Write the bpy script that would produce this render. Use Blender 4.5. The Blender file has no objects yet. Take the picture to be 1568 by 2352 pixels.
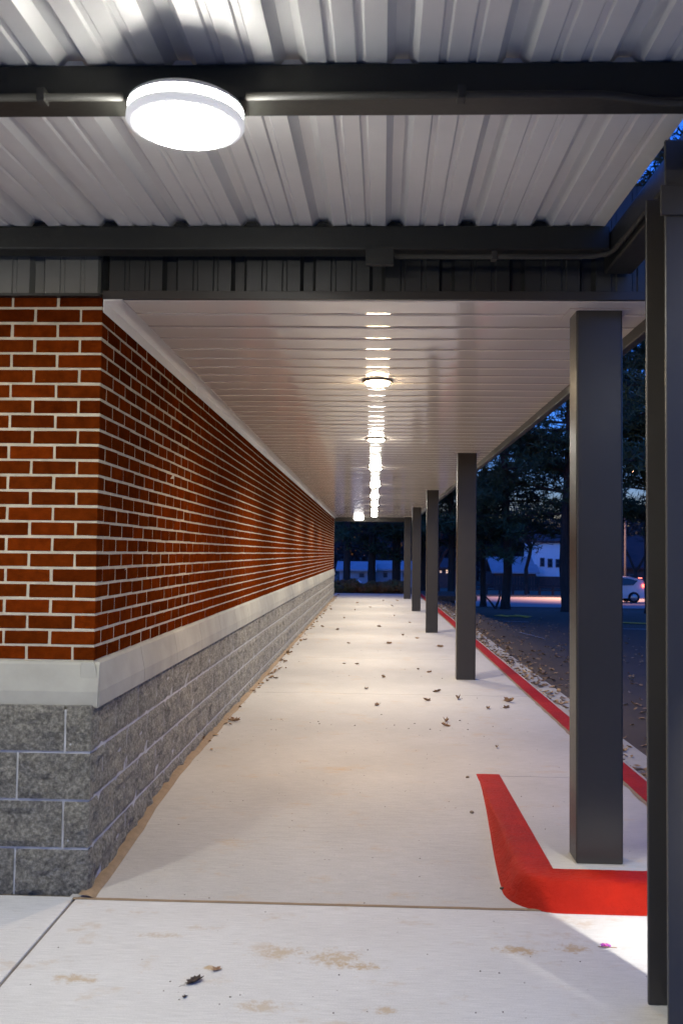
import bpy, bmesh, math, random
from math import radians, sin, cos, pi
from mathutils import Matrix, Vector, noise
random.seed(7)
sc = bpy.context.scene
C = sc.collection
CH = 1.46                                  # camera height over the near slab

# ---------------------------------------------------------------- camera
cam_d = bpy.data.cameras.new('camera'); cam = bpy.data.objects.new('camera', cam_d); C.objects.link(cam)
sc.camera = cam
cam_d.sensor_fit = 'VERTICAL'; cam_d.sensor_height = 36; cam_d.sensor_width = 24
cam_d.lens = 2100 / 2352 * 36
cam_d.clip_start = 0.05; cam_d.clip_end = 4000
cam.matrix_world = Matrix.Translation((0, 0, CH)) @ Matrix.Rotation(0.03525, 4, 'Z') @ Matrix.Rotation(pi/2 + 0.04479, 4, 'X') @ Matrix.Rotation(0.012, 4, 'Z')
cam_d.dof.use_dof = True; cam_d.dof.focus_distance = 6.0; cam_d.dof.aperture_fstop = 5.0

# ---------------------------------------------------------------- world: dusk
w = bpy.data.worlds.new('World'); sc.world = w; w.use_nodes = True
nt = w.node_tree; nt.nodes.clear()
sky = nt.nodes.new('ShaderNodeTexSky'); sky.sky_type = 'NISHITA'; sky.sun_disc = False
SUN_EL, SUN_ROT = radians(1.0), radians(200)
sky.sun_elevation = SUN_EL; sky.sun_rotation = SUN_ROT
sky.altitude = 200; sky.air_density = 1.0; sky.dust_density = 0.3; sky.ozone_density = 5.0
tint = nt.nodes.new('ShaderNodeMix'); tint.data_type = 'RGBA'; tint.blend_type = 'MULTIPLY'; tint.inputs[0].default_value = 1
tint.inputs[7].default_value = (0.74, 0.82, 1.30, 1)
bg = nt.nodes.new('ShaderNodeBackground'); bg.inputs[1].default_value = 0.135
out = nt.nodes.new('ShaderNodeOutputWorld')
nt.links.new(sky.outputs[0], tint.inputs[6]); nt.links.new(tint.outputs[2], bg.inputs[0]); nt.links.new(bg.outputs[0], out.inputs[0])
# the last light of the set sun, almost nothing
sl = bpy.data.lights.new('sun', 'SUN'); sl.energy = 0.004; sl.angle = radians(20); sl.color = (0.8, 0.86, 1)
so = bpy.data.objects.new('sun', sl); C.objects.link(so); so.rotation_euler = (radians(80), 0, radians(200))

sc.view_settings.view_transform = 'Standard'; sc.view_settings.look = 'None'
sc.view_settings.exposure = 3.0; sc.view_settings.gamma = 1
sc.cycles.use_denoising = True
sc.cycles.sample_clamp_indirect = 1.5
sc.cycles.max_bounces = 8

# ---------------------------------------------------------------- materials
MATS = {}
def nodes(name):
    m = bpy.data.materials.new(name); m.use_nodes = True
    n = m.node_tree; b = n.nodes['Principled BSDF']
    MATS[name] = m
    return m, n, b
def N(n, t, **kw):
    x = n.nodes.new(t)
    for k, v in kw.items(): setattr(x, k, v)
    return x
def pos(n, scale=(1, 1, 1)):
    g = N(n, 'ShaderNodeNewGeometry'); mp = N(n, 'ShaderNodeMapping'); mp.inputs['Scale'].default_value = scale
    n.links.new(g.outputs['Position'], mp.inputs['Vector']); return mp.outputs[0]
def noise_tex(n, vec, scale, detail=4, rough=0.6):
    t = N(n, 'ShaderNodeTexNoise'); t.inputs['Scale'].default_value = scale; t.inputs['Detail'].default_value = detail
    t.inputs['Roughness'].default_value = rough; n.links.new(vec, t.inputs['Vector']); return t.outputs[0]
def ramp(n, fac, stops):
    r = N(n, 'ShaderNodeValToRGB'); e = r.color_ramp.elements
    while len(e) > 1: e.remove(e[-1])
    e[0].position = stops[0][0]; e[0].color = (*stops[0][1], 1)
    for p, c in stops[1:]:
        k = e.new(p); k.color = (*c, 1)
    n.links.new(fac, r.inputs[0]); return r.outputs[0]
def mix(n, fac, a, b, mode='MIX'):
    m = N(n, 'ShaderNodeMix', data_type='RGBA', blend_type=mode)
    for sock, v in ((m.inputs[0], fac), (m.inputs[6], a), (m.inputs[7], b)):
        if isinstance(v, (int, float)): sock.default_value = v
        elif isinstance(v, tuple): sock.default_value = (*v, 1)
        else: n.links.new(v, sock)
    return m.outputs[2]
def bump(n, b, h, dist, strength=1.0):
    bp = N(n, 'ShaderNodeBump'); bp.inputs['Strength'].default_value = strength; bp.inputs['Distance'].default_value = dist
    n.links.new(h, bp.inputs['Height']); n.links.new(bp.outputs[0], b.inputs['Normal']); return bp
def simple(name, c1, c2=None, scale=8, rough=0.6, bscale=60, bdist=0.001, stretch=(1, 1, 1), metal=0, rvar=0.08, rand=0.0, spec=0.5):
    m, n, b = nodes(name)
    c2 = c2 or tuple(v * 0.85 for v in c1)
    v = pos(n, stretch)
    f = noise_tex(n, v, scale)
    col = ramp(n, f, [(0.3, c1), (0.7, c2)])
    if rand:
        oi = N(n, 'ShaderNodeObjectInfo')
        r = ramp(n, oi.outputs['Random'], [(0, (1 - rand,) * 3), (1, (1 + rand,) * 3)])
        col = mix(n, 1.0, col, r, 'MULTIPLY')
    n.links.new(col, b.inputs['Base Color'])
    f2 = noise_tex(n, v, bscale, 6, 0.7)
    mr = N(n, 'ShaderNodeMapRange'); mr.inputs[3].default_value = max(0.03, rough - rvar); mr.inputs[4].default_value = rough + rvar
    n.links.new(f2, mr.inputs[0]); n.links.new(mr.outputs[0], b.inputs['Roughness'])
    b.inputs['Metallic'].default_value = metal
    b.inputs['Specular IOR Level'].default_value = spec
    if bdist: bump(n, b, f2, bdist)
    return m
def emit(name, col, s):
    m, n, b = nodes(name)
    b.inputs['Base Color'].default_value = (0.8, 0.8, 0.8, 1)
    b.inputs['Emission Color'].default_value = (*col, 1); b.inputs['Emission Strength'].default_value = s
    return m

simple('mortar', (0.50, 0.44, 0.33), (0.35, 0.31, 0.23), 14, 0.9, 160, 0.003)
simple('block_mortar', (0.50, 0.50, 0.49), (0.38, 0.38, 0.37), 12, 0.9, 120, 0.003)
# brick
m, n, b = nodes('brick')
v = pos(n); f = noise_tex(n, v, 22, 5, 0.6); col = ramp(n, f, [(0.3, (0.125, 0.021, 0.0025)), (0.72, (0.070, 0.0115, 0.0014))])
oi = N(n, 'ShaderNodeObjectInfo'); col = mix(n, 1.0, col, ramp(n, oi.outputs['Random'], [(0, (0.68, 0.66, 0.7)), (0.5, (0.95, 1.0, 1.0)), (1, (1.2, 1.12, 1.0))]), 'MULTIPLY')
sm = noise_tex(n, pos(n, (1, 1, 2.2)), 9, 8, 0.75)                      # thin lime smears on some faces
col = mix(n, ramp(n, sm, [(0.70, (0, 0, 0)), (0.76, (0.28, 0.28, 0.28))]), col, (0.42, 0.34, 0.28))
n.links.new(col, b.inputs['Base Color']); b.inputs['Roughness'].default_value = 0.6; b.inputs['Specular IOR Level'].default_value = 0.0
fb = noise_tex(n, pos(n, (1, 1, 2)), 90, 5, 0.7); bump(n, b, fb, 0.004, 0.9)
# split-face block
m, n, b = nodes('split_block')
v = pos(n); f = noise_tex(n, v, 60, 8, 0.75); f1 = noise_tex(n, v, 5, 3)
col = ramp(n, f, [(0.34, (0.10, 0.092, 0.072)), (0.5, (0.28, 0.265, 0.215)), (0.64, (0.54, 0.51, 0.42))])
col = mix(n, 1.0, col, ramp(n, f1, [(0.3, (0.8, 0.8, 0.82)), (0.7, (1.1, 1.08, 1.02))]), 'MULTIPLY')
n.links.new(col, b.inputs['Base Color']); b.inputs['Roughness'].default_value = 0.42
fb = noise_tex(n, v, 38, 12, 0.85); bump(n, b, fb, 0.035, 1.0)
simple('precast', (0.38, 0.37, 0.305), (0.29, 0.28, 0.23), 3.5, 0.75, 70, 0.0008, rand=0.05)
simple('sealant', (0.27, 0.19, 0.11), (0.20, 0.14, 0.08), 20, 0.8, 70, 0.003)
simple('joint_dirt', (0.11, 0.095, 0.08), (0.22, 0.17, 0.11), 30, 0.9, 100, 0.003)
def concrete(name, c1, c2, stains):
    m, n, b = nodes(name)
    v = pos(n)
    f = noise_tex(n, v, 1.3, 5, 0.6); col = ramp(n, f, [(0.3, c1), (0.7, c2)])
    broom = noise_tex(n, pos(n, (1.2, 26, 1)), 9, 5, 0.65)
    col = mix(n, 1.0, col, ramp(n, broom, [(0.3, (0.80, 0.80, 0.80)), (0.65, (1.06, 1.06, 1.06))]), 'MULTIPLY')
    fine = noise_tex(n, v, 220, 3, 0.7)
    col = mix(n, 1.0, col, ramp(n, fine, [(0.32, (0.86, 0.86, 0.86)), (0.6, (1.04, 1.04, 1.04))]), 'MULTIPLY')
    sp = noise_tex(n, v, 55, 2, 0.5)
    col = mix(n, ramp(n, sp, [(0.765, (0, 0, 0)), (0.785, (0.8, 0.8, 0.8))]), col, (0.13, 0.11, 0.09))   # specks
    st = noise_tex(n, pos(n, (1, 1.6, 1)), 3.4, 8, 0.72)
    col = mix(n, ramp(n, st, [(0.57, (0, 0, 0)), (0.72, (0.75, 0.75, 0.75))]), col, (0.42, 0.31, 0.19))
    for (sx, sy, rx, ry, k) in stains:                                                         # leaf stains lying where the photo has them
        mp = N(n, 'ShaderNodeMapping'); mp.vector_type = 'POINT'
        mp.inputs['Location'].default_value = (-sx / rx, -sy / ry, 0); mp.inputs['Scale'].default_value = (1 / rx, 1 / ry, 0)
        g = N(n, 'ShaderNodeNewGeometry'); n.links.new(g.outputs['Position'], mp.inputs[0])
        ln = N(n, 'ShaderNodeVectorMath', operation='LENGTH'); n.links.new(mp.outputs[0], ln.inputs[0])
        nz = noise_tex(n, v, 26, 6, 0.8)
        ad = N(n, 'ShaderNodeMath', operation='MULTIPLY_ADD'); ad.inputs[1].default_value = 4.6; n.links.new(nz, ad.inputs[0]); n.links.new(ln.outputs['Value'], ad.inputs[2])
        msk = ramp(n, ad.outputs[0], [(0.0, (0, 0, 0)), (1.0, (0, 0, 0))])
        mr = N(n, 'ShaderNodeMapRange'); mr.inputs[1].default_value = 3.15; mr.inputs[2].default_value = 2.5; mr.inputs[3].default_value = 0; mr.inputs[4].default_value = k
        n.links.new(ad.outputs[0], mr.inputs[0])
        col = mix(n, mr.outputs[0], col, (0.40, 0.30, 0.18))
    n.links.new(col, b.inputs['Base Color']); b.inputs['Roughness'].default_value = 0.7
    sm = N(n, 'ShaderNodeMath', operation='ADD'); n.links.new(broom, sm.inputs[0]); n.links.new(fine, sm.inputs[1])
    bump(n, b, sm.outputs[0], 0.0014, 0.8)
concrete('slab_concrete', (0.60, 0.595, 0.565), (0.53, 0.52, 0.49), [(0.55, 3.47, 0.10, 0.05, 1.0), (0.76, 3.50, 0.07, 0.05, 0.9), (-0.12, 3.36, 0.12, 0.09, 0.8), (-0.33, 3.40, 0.10, 0.07, 0.7), (-0.03, 3.30, 0.09, 0.03, 0.9), (-0.56, 3.26, 0.04, 0.02, 1.0), (-0.8, 3.52, 0.1, 0.03, 0.6), (0.05, 3.0, 0.06, 0.03, 0.8), (-1.0, 3.15, 0.1, 0.04, 0.8), (-0.35, 3.0, 0.1, 0.05, 0.6)])
concrete('walk_concrete', (0.47, 0.455, 0.42), (0.395, 0.38, 0.35), [(0.62, 6.6, 0.12, 0.05, 0.3)])
simple('gutter_concrete', (0.42, 0.40, 0.34), (0.30, 0.28, 0.24), 3, 0.85, 90, 0.002)
simple('red_paint', (0.40, 0.013, 0.0025), (0.29, 0.008, 0.0015), 7, 0.55, 38, 0.015, rvar=0.08, spec=0.14)
simple('asphalt', (0.082, 0.056, 0.028), (0.062, 0.043, 0.022), 0.6, 0.9, 130, 0.004)
simple('road_concrete', (0.30, 0.27, 0.25), (0.24, 0.22, 0.20), 0.5, 0.75, 40, 0.002)
simple('yellow_paint', (0.95, 0.50, 0.02), (0.85, 0.42, 0.02), 5, 0.7, 60, 0.001)
simple('white_line', (0.5, 0.5, 0.5), (0.2, 0.2, 0.2), 5, 0.7, 60, 0.001)
simple('bronze_paint', (0.037, 0.033, 0.027), (0.032, 0.029, 0.024), 3, 0.33, 55, 0.0004, spec=0.36)
simple('column_grey', (0.060, 0.056, 0.047), (0.052, 0.048, 0.040), 3, 0.36, 55, 0.0004, spec=0.4)
simple('steel_paint', (0.022, 0.022, 0.018), (0.018, 0.018, 0.015), 4, 0.42, 40, 0.0008, spec=0.3)
simple('conduit_metal', (0.040, 0.038, 0.032), (0.032, 0.031, 0.026), 6, 0.55, 30, 0.0003, spec=0.25)
simple('galv_deck', (0.70, 0.685, 0.64), (0.63, 0.615, 0.575), 2.5, 0.45, 20, 0.0006, metal=0.2, rand=0.05)
simple('dark_panel', (0.024, 0.025, 0.021), (0.020, 0.021, 0.018), 2, 0.42, 20, 0.0005)
simple('pale_panel', (0.13, 0.13, 0.11), (0.11, 0.11, 0.095), 2, 0.45, 20, 0.0005)
simple('soffit_paint', (0.78, 0.70, 0.60), (0.74, 0.665, 0.57), 1.2, 0.11, 5, 0.0003, rvar=0.03, spec=0.6)
simple('trim_white', (0.84, 0.82, 0.77), (0.78, 0.76, 0.71), 2, 0.24, 14, 0.0008, metal=0.2)
simple('lamp_white', (0.80, 0.80, 0.79), None, 3, 0.4, 20, 0)
simple('lamp_bronze', (0.35, 0.29, 0.2), None, 3, 0.35, 20, 0, metal=0.4)
emit('canopy_lens', (1.0, 0.985, 0.90), 28)
emit('canopy_bezel', (0.98, 0.99, 1.0), 0.055)
emit('canopy_lens_far', (1.0, 0.97, 0.9), 3)
emit('canopy_lens_dim', (1.0, 0.98, 0.92), 1.5)
emit('canopy_rim', (1.0, 0.99, 0.95), 13)
emit('soffit_lens', (1.0, 0.78, 0.50), 26)
emit('soffit_lens_white', (1.0, 0.94, 0.84), 26)
emit('street_lens', (1.0, 0.55, 0.30), 10)
simple('dry_leaf', (0.36, 0.22, 0.11), (0.15, 0.085, 0.04), 60, 0.7, 90, 0.0006, rand=0.35)
simple('dark_leaf', (0.06, 0.035, 0.02), (0.03, 0.018, 0.01), 60, 0.7, 90, 0.0006)
simple('leaf_litter', (0.46, 0.31, 0.16), (0.18, 0.11, 0.055), 18, 0.8, 90, 0.0006)
simple('pink_plastic', (0.75, 0.10, 0.32), (0.35, 0.06, 0.45), 40, 0.3, 60, 0.001)
simple('bark', (0.055, 0.042, 0.033), (0.028, 0.022, 0.018), 6, 0.95, 14, 0.03, stretch=(1, 1, 0.3))
simple('needles', (0.055, 0.095, 0.035), (0.022, 0.045, 0.018), 0.9, 0.7, 10, 0)
simple('woods_twigs', (0.05, 0.048, 0.045), (0.02, 0.022, 0.022), 0.3, 0.9, 10, 0)
simple('hedge_leaf', (0.30, 0.10, 0.03), (0.10, 0.13, 0.035), 1.6, 0.7, 10, 0)
simple('lawn', (0.045, 0.05, 0.025), (0.07, 0.06, 0.035), 0.8, 0.95, 20, 0.02)
simple('mulch', (0.10, 0.07, 0.045), (0.04, 0.03, 0.02), 12, 0.95, 40, 0.02)
simple('white_siding', (0.88, 0.88, 0.88), (0.80, 0.80, 0.80), 1, 0.7, 6, 0)
simple('grey_siding', (0.34, 0.35, 0.38), (0.28, 0.29, 0.31), 1, 0.7, 6, 0)
simple('pale_roof', (0.40, 0.41, 0.43), (0.30, 0.31, 0.33), 1, 0.7, 9, 0.01)
simple('brown_roof', (0.10, 0.05, 0.045), (0.06, 0.03, 0.03), 1, 0.8, 9, 0.01)
simple('brown_brick_wall', (0.16, 0.08, 0.06), (0.09, 0.05, 0.045), 3, 0.85, 9, 0.01)
simple('weathered_wood', (0.05, 0.047, 0.045), (0.035, 0.03, 0.03), 3, 0.9, 12, 0.01, stretch=(1, 1, 0.2))
simple('window_glass', (0.04, 0.05, 0.06), None, 3, 0.08, 9, 0)
simple('window_trim', (0.12, 0.10, 0.10), None, 3, 0.6, 9, 0)
emit('lit_window', (1.0, 0.62, 0.25), 0.12)
simple('car_paint', (0.72, 0.70, 0.72), None, 3, 0.22, 9, 0, spec=0.7)
simple('car_glass', (0.02, 0.025, 0.03), None, 3, 0.05, 9, 0)
simple('tyre_rubber', (0.02, 0.02, 0.02), None, 9, 0.85, 30, 0.001)
simple('rim_metal', (0.35, 0.35, 0.36), None, 9, 0.3, 30, 0, metal=0.8)
emit('tail_lens', (1.0, 0.10, 0.03), 0.8)
simple('pale_pole', (0.10, 0.10, 0.10), None, 3, 0.5, 9, 0)

# ---------------------------------------------------------------- mesh helpers (all world coordinates unless said)
class MB:
    def __init__(s): s.v = []; s.f = []
    def quadgrid(s, rows):                    # rows of equal length point lists
        o = len(s.v); nr, ncol = len(rows), len(rows[0])
        for r in rows: s.v += [tuple(p) for p in r]
        for i in range(nr - 1):
            for j in range(ncol - 1):
                a = o + i * ncol + j; s.f.append((a, a + 1, a + ncol + 1, a + ncol))
    def box(s, x0, x1, y0, y1, z0, z1):
        o = len(s.v)
        s.v += [(x0, y0, z0), (x1, y0, z0), (x1, y1, z0), (x0, y1, z0), (x0, y0, z1), (x1, y0, z1), (x1, y1, z1), (x0, y1, z1)]
        s.f += [tuple(o + k for k in q) for q in ((0, 3, 2, 1), (4, 5, 6, 7), (0, 1, 5, 4), (1, 2, 6, 5), (2, 3, 7, 6), (3, 0, 4, 7))]
    def prism(s, poly, axis, a, b):           # closed 2D polygon extruded along an axis between a and b
        o = len(s.v); k = len(poly)
        for t in (a, b):
            for (p, q) in poly:
                s.v.append((t, p, q) if axis == 'x' else (p, t, q) if axis == 'y' else (p, q, t))
        for i in range(k):
            j = (i + 1) % k; s.f.append((o + i, o + j, o + k + j, o + k + i))
        s.f.append(tuple(o + i for i in range(k - 1, -1, -1))); s.f.append(tuple(o + k + i for i in range(k)))
    def tube(s, pts, r, n=10, r2=None, cap=True):
        pts = [Vector(p) for p in pts]; o = len(s.v); m = len(pts)
        for i, p in enumerate(pts):
            d = (pts[min(i + 1, m - 1)] - pts[max(i - 1, 0)]).normalized()
            a = d.cross(Vector((0, 0, 1)) if abs(d.z) < 0.9 else Vector((1, 0, 0))).normalized(); c = d.cross(a)
            rr = r if r2 is None else r + (r2 - r) * i / (m - 1)
            for k in range(n):
                t = 2 * pi * k / n; q = p + a * cos(t) * rr + c * sin(t) * rr; s.v.append(tuple(q))
        for i in range(m - 1):
            for k in range(n):
                a_ = o + i * n + k; b_ = o + i * n + (k + 1) % n
                s.f.append((a_, b_, b_ + n, a_ + n))
        if cap:
            s.f.append(tuple(o + k for k in range(n))); s.f.append(tuple(o + (m - 1) * n + k for k in range(n - 1, -1, -1)))
    def lathe(s, prof, c=(0, 0, 0), n=40):    # (r, z) profile round the z axis
        o = len(s.v)
        for (r, z) in prof:
            for k in range(n):
                t = 2 * pi * k / n; s.v.append((c[0] + r * cos(t), c[1] + r * sin(t), c[2] + z))
        for i in range(len(prof) - 1):
            for k in range(n):
                a = o + i * n + k; b_ = o + i * n + (k + 1) % n
                s.f.append((a, b_, b_ + n, a + n))
    def tri(s, a, b, c):
        o = len(s.v); s.v += [a, b, c]; s.f.append((o, o + 1, o + 2))
    def mesh(s, name, m, smooth=False):
        me = bpy.data.meshes.new(name); me.from_pydata(s.v, [], s.f); me.materials.append(MATS[m])
        bm = bmesh.new(); bm.from_mesh(me)
        if len(bm.faces) < 60000: bmesh.ops.recalc_face_normals(bm, faces=bm.faces)
        bm.to_mesh(me); bm.free()
        if smooth: me.polygons.foreach_set('use_smooth', [True] * len(me.polygons))
        return me
    def obj(s, name, m, parent=None, smooth=False, bev=0, seg=2):
        o = link(name, s.mesh(name, m, smooth), parent)
        if bev: bevel(o, bev, seg)
        return o
def bevel(o, wd, seg=2):
    b = o.modifiers.new('edge', 'BEVEL'); b.width = wd; b.segments = seg; b.limit_method = 'ANGLE'; b.angle_limit = radians(40)
def link(name, me, parent=None, loc=None, rot=None):
    o = bpy.data.objects.new(name, me); C.objects.link(o)
    if parent:
        o.parent = parent
        o.matrix_parent_inverse = parent.matrix_basis.inverted()
    if loc is not None: o.location = loc
    if rot is not None: o.rotation_euler = rot
    return o
def tag(o, label=None, cat=None, group=None, kind=None):
    if label: o['label'] = label
    if cat: o['category'] = cat
    if group: o['group'] = group
    if kind: o['kind'] = kind
    return o
def thing(name, loc, label, cat, group=None, rot=(0, 0, 0)):
    o = bpy.data.objects.new(name, None); C.objects.link(o); o.location = loc; o.rotation_euler = rot; o.empty_display_size = 0.1
    bpy.context.view_layer.depsgraph
    return tag(o, label, cat, group)
def local_child(name, me, parent, loc=(0, 0, 0), rot=(0, 0, 0)):     # child whose mesh is in the parent's own space
    o = bpy.data.objects.new(name, me); C.objects.link(o); o.parent = parent; o.location = loc; o.rotation_euler = rot; return o
def copy_tree(o, parent=None):
    c = o.copy(); C.objects.link(c)
    if parent: c.parent = parent
    for ch in [x for x in bpy.data.objects if x.parent == o]: copy_tree(ch, c)
    return c
def smooth01(t): t = max(0, min(1, t)); return t * t * (3 - 2 * t)

# ================================================================= TERRAIN
PROF = [(-60, -0.09), (8, -0.09), (47, -1.24), (65, -1.49), (120, -2.75), (300, -6), (3000, -6)]
def prof(y):
    for (a, za), (b_, zb) in zip(PROF, PROF[1:]):
        if y <= b_: return za + (zb - za) * (y - a) / (b_ - a)
    return PROF[-1][1]
def T(x, y):
    b_ = max(smooth01((x - 2.2) / 2.2), smooth01((y - 31.5) / 12))
    return -0.09 + (prof(y) + 0.09) * b_
def sheet(name, xs, ys, off, m, kind='structure'):
    mb = MB(); mb.quadgrid([[(x, y, T(x, y) + off) for x in xs] for y in ys])
    return tag(mb.obj(name, m, smooth=True), kind=kind)
def fr(a, b_, n): return [a + (b_ - a) * i / n for i in range(n + 1)]
sheet('ground', [-1500, -400, -100, -40, -15, -5, 0, 2, 3, 4, 5, 6, 8, 12, 20, 40, 80, 200, 600, 1500], [-60, -20, 0, 8, 14, 20, 26, 30, 33, 36, 40, 44, 47, 56, 65, 80, 100, 120, 160, 220, 300, 600, 3000], -0.03, 'lawn')
sheet('parking_lot', fr(2.13, 4.6, 14) + [5.5, 7] + [9, 12, 18, 26, 40, 60], [-12, -4, 0, 4, 8, 12, 16, 20, 24, 28, 32, 36, 40, 43.5], 0.0, 'asphalt')
sheet('street', [-200, -80, -30, -10, -4, 0, 2, 3, 4, 5, 6, 8, 12, 20, 40, 80, 200], [48.5, 52, 56, 60, 65], 0.0, 'road_concrete')
# pale kerb line between lot and verge
mb = MB()
mb.quadgrid([[(x, y, T(x, y) + dz) for x in (6, 9, 12, 20, 40)] for (y, dz) in ((24.9, 0.0), (24.9, 0.10), (25.05, 0.10), (25.05, 0.0))])
# markings
def strip(name, m, poly, off=0.004):
    mb = MB(); o = len(mb.v); mb.v += [(x, y, T(x, y) + off + 0.02) for x, y in poly]; mb.f.append(tuple(range(len(poly))))
    return tag(mb.obj(name, m), kind='structure')
def arrow(name, cx, cy, s, m='yellow_paint'):
    pts = [(-1.1, 0.10), (-0.35, 0.9), (-0.30, 0.35), (0.45, 0.45), (0.5, 1.2), (1.2, -0.2), (0.5, -1.3), (0.35, -0.45), (-0.3, -0.3), (-0.4, -0.9)]
    return strip(name, m, [(cx + a * s * 0.5, cy + b_ * s) for a, b_ in pts])
arrow('lot_arrow_marking', 5.35, 35.6, 1.25)
strip('lot_line_marking', 'yellow_paint', [(8.2, 31.6), (8.25, 30.6), (10.4, 28.6), (10.6, 29.4)])
strip('lot_line_marking', 'white_line', [(6.6, 26.9), (6.6, 26.7), (11, 25.6), (11, 25.8)])
strip('lot_line_marking', 'white_line', [(4.3, 30.6), (4.3, 30.4), (5.1, 30.2), (5.1, 30.45)])
strip('lot_line_marking', 'white_line', [(3.2, 20.3), (3.2, 20.1), (3.75, 20.0), (3.75, 20.3)])

# ================================================================= SLABS, WALKWAY, KERBS
WX = -1.21          # side face of the wall
WY = 3.97           # its end face
JY = 3.86           # joint across the walk
def rampz(y): return 0.105 * smooth01((y - JY) / 1.75) if y > JY else 0.0
slab = tag(MB().obj('near_pavement', 'slab_concrete') if False else (lambda mb: (mb.box(-1.235 + 0.006, 3.4, -4, JY - 0.006, -0.12, 0.0), mb.obj('near_pavement', 'slab_concrete', bev=0.004))[1])(MB()), kind='structure')
mb = MB(); mb.box(-6, -1.235 - 0.006, -4, JY + 0.02, -0.12, 0.0); tag(mb.obj('side_pavement', 'slab_concrete', bev=0.004), kind='structure')
mb = MB(); mb.box(-6, 3.4, -4, JY + 0.3, -0.2, -0.012); tag(mb.obj('joint_bed', 'joint_dirt'), kind='structure')
# walkway in pours of three metres with hairline joints
ys = [JY + 0.010] + [JY + 0.1 * k for k in range(1, 18)] + [5.706]
mb = MB()
mb.quadgrid([[(x, y, rampz(y)) for x in (WX - 0.05, -0.6, 0, 0.5, 0.79)] for y in ys])
edge = [(x, JY + 0.010, 0.0) for x in (WX - 0.05, -0.6, 0, 0.5, 0.79)]
mb.quadgrid([[(x, y, -0.06) for x, y, z in edge], edge])
tag(mb.obj('walkway_ramp', 'walk_concrete', smooth=False), kind='structure')
yy = [5.706, 8.9, 11.9, 14.9, 17.9, 20.9, 23.9, 26.9, 31.0]
for a, b_ in zip(yy, yy[1:]):
    mb = MB(); mb.box(WX - 0.05, 1.52, a, b_ - 0.006, -0.1, 0.105); tag(mb.obj('walkway', 'walk_concrete'), kind='structure')
mb = MB(); mb.box(0.79, 1.52, 4.05, 5.70, -0.1, 0.105); tag(mb.obj('column_pad', 'walk_concrete'), kind='structure')
mb = MB(); mb.box(WX - 0.05, 1.51, 5.5, 31, -0.11, 0.095); tag(mb.obj('joint_bed', 'joint_dirt'), kind='structure')
# sealant: along the wall foot and across the joint
mb = MB(); rows = []
for k in range(0, 250):
    y = 3.86 + k * 0.1
    wv = 0.030 + 0.010 * noise.noise((y * 3.1, 0, 0)) + 0.006 * noise.noise((y * 11, 4, 0))
    xw = WX + 0.030
    z = (rampz(y) if y < 5.7 else 0.105)
    rows.append([(xw - 0.04, y, z + 0.016), (xw, y, z + 0.014), (xw + wv * 0.6, y, z + 0.008), (xw + wv, y, z + 0.001)])
mb.quadgrid(rows); tag(mb.obj('wall_foot_sealant', 'sealant', smooth=True), kind='structure')
mb = MB(); rows = []
for k in range(0, 75):
    x = -1.24 + k * 0.034; q = 0.003 * noise.noise((x * 9, 0, 3))
    rows.append([(x, JY - 0.011 + q, 0.0012), (x, JY - 0.003 + q, 0.004), (x, JY + 0.006 + q * 2, 0.004), (x, JY + 0.013 + q * 2, 0.0012)])
mb.quadgrid(rows); tag(mb.obj('cross_joint_sealant', 'sealant', smooth=True), kind='structure')

# red flared kerb round the column pad
kerb = thing('red_kerb', (0.79, 4.05, 0), 'thick glossy red painted kerb bending round the foot of the nearest column', 'kerb')
mb = MB(); rows = []
path = [((0.79, y), (-1, 0)) for y in [5.74, 5.6, 5.45, 5.3, 5.15, 5.0, 4.85, 4.7, 4.55, 4.4, 4.25, 4.12]]
path += [((0.79, 4.05), (-cos(a), -sin(a))) for a in [pi / 2 * i / 10 for i in range(0, 11)]]
path += [((x, 4.05 - 0.01 * (x - 0.79)), (0, -1)) for x in [0.84, 0.95, 1.1, 1.25, 1.4, 1.6, 1.9, 2.3, 2.8]]
for (px, py), (nx, ny) in path:
    tw = 0.135
    gx, gy = px + nx * 0.2, py + ny * 0.2
    g = rampz(gy) if gx < 1.1 else 0.0
    if gy < JY: g = 0.0
    h = max(0.0, 0.106 - g)
    k = h / 0.106
    ow = 0.150 + 0.125 * k * (1.0 if ny > -0.5 else 1.0)
    if nx < -0.5: ow = 0.150 + 0.075 * k + 0.05 * k * abs(ny)
    hk = (h + 0.004) / 0.110
    fl = (ow - 0.235) if k > 0 else 0
    row = [(0.0, 0.1075), (0.07, 0.1085), (0.125 - 0.01 * k, 0.1080)]
    for (u, q) in ((0.140, 0.04), (0.152, 0.12), (0.163, 0.26), (0.175, 0.46), (0.190, 0.68), (0.205, 0.86), (0.222, 1.0)):
        uu = 0.128 + (u - 0.128) * (0.25 + 0.75 * k)
        row.append((uu, 0.108 - 0.110 * hk * q))
    rows.append([(px + nx * u, py + ny * u, z + 0.0008 * noise.noise((px * 20 + u * 30, py * 20, z * 30))) for u, z in row])
mb.quadgrid(rows); local = mb.obj('painted_face', 'red_paint', kerb, smooth=True)
local.matrix_parent_inverse = Matrix.Translation((-0.79, -4.05, 0))
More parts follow.
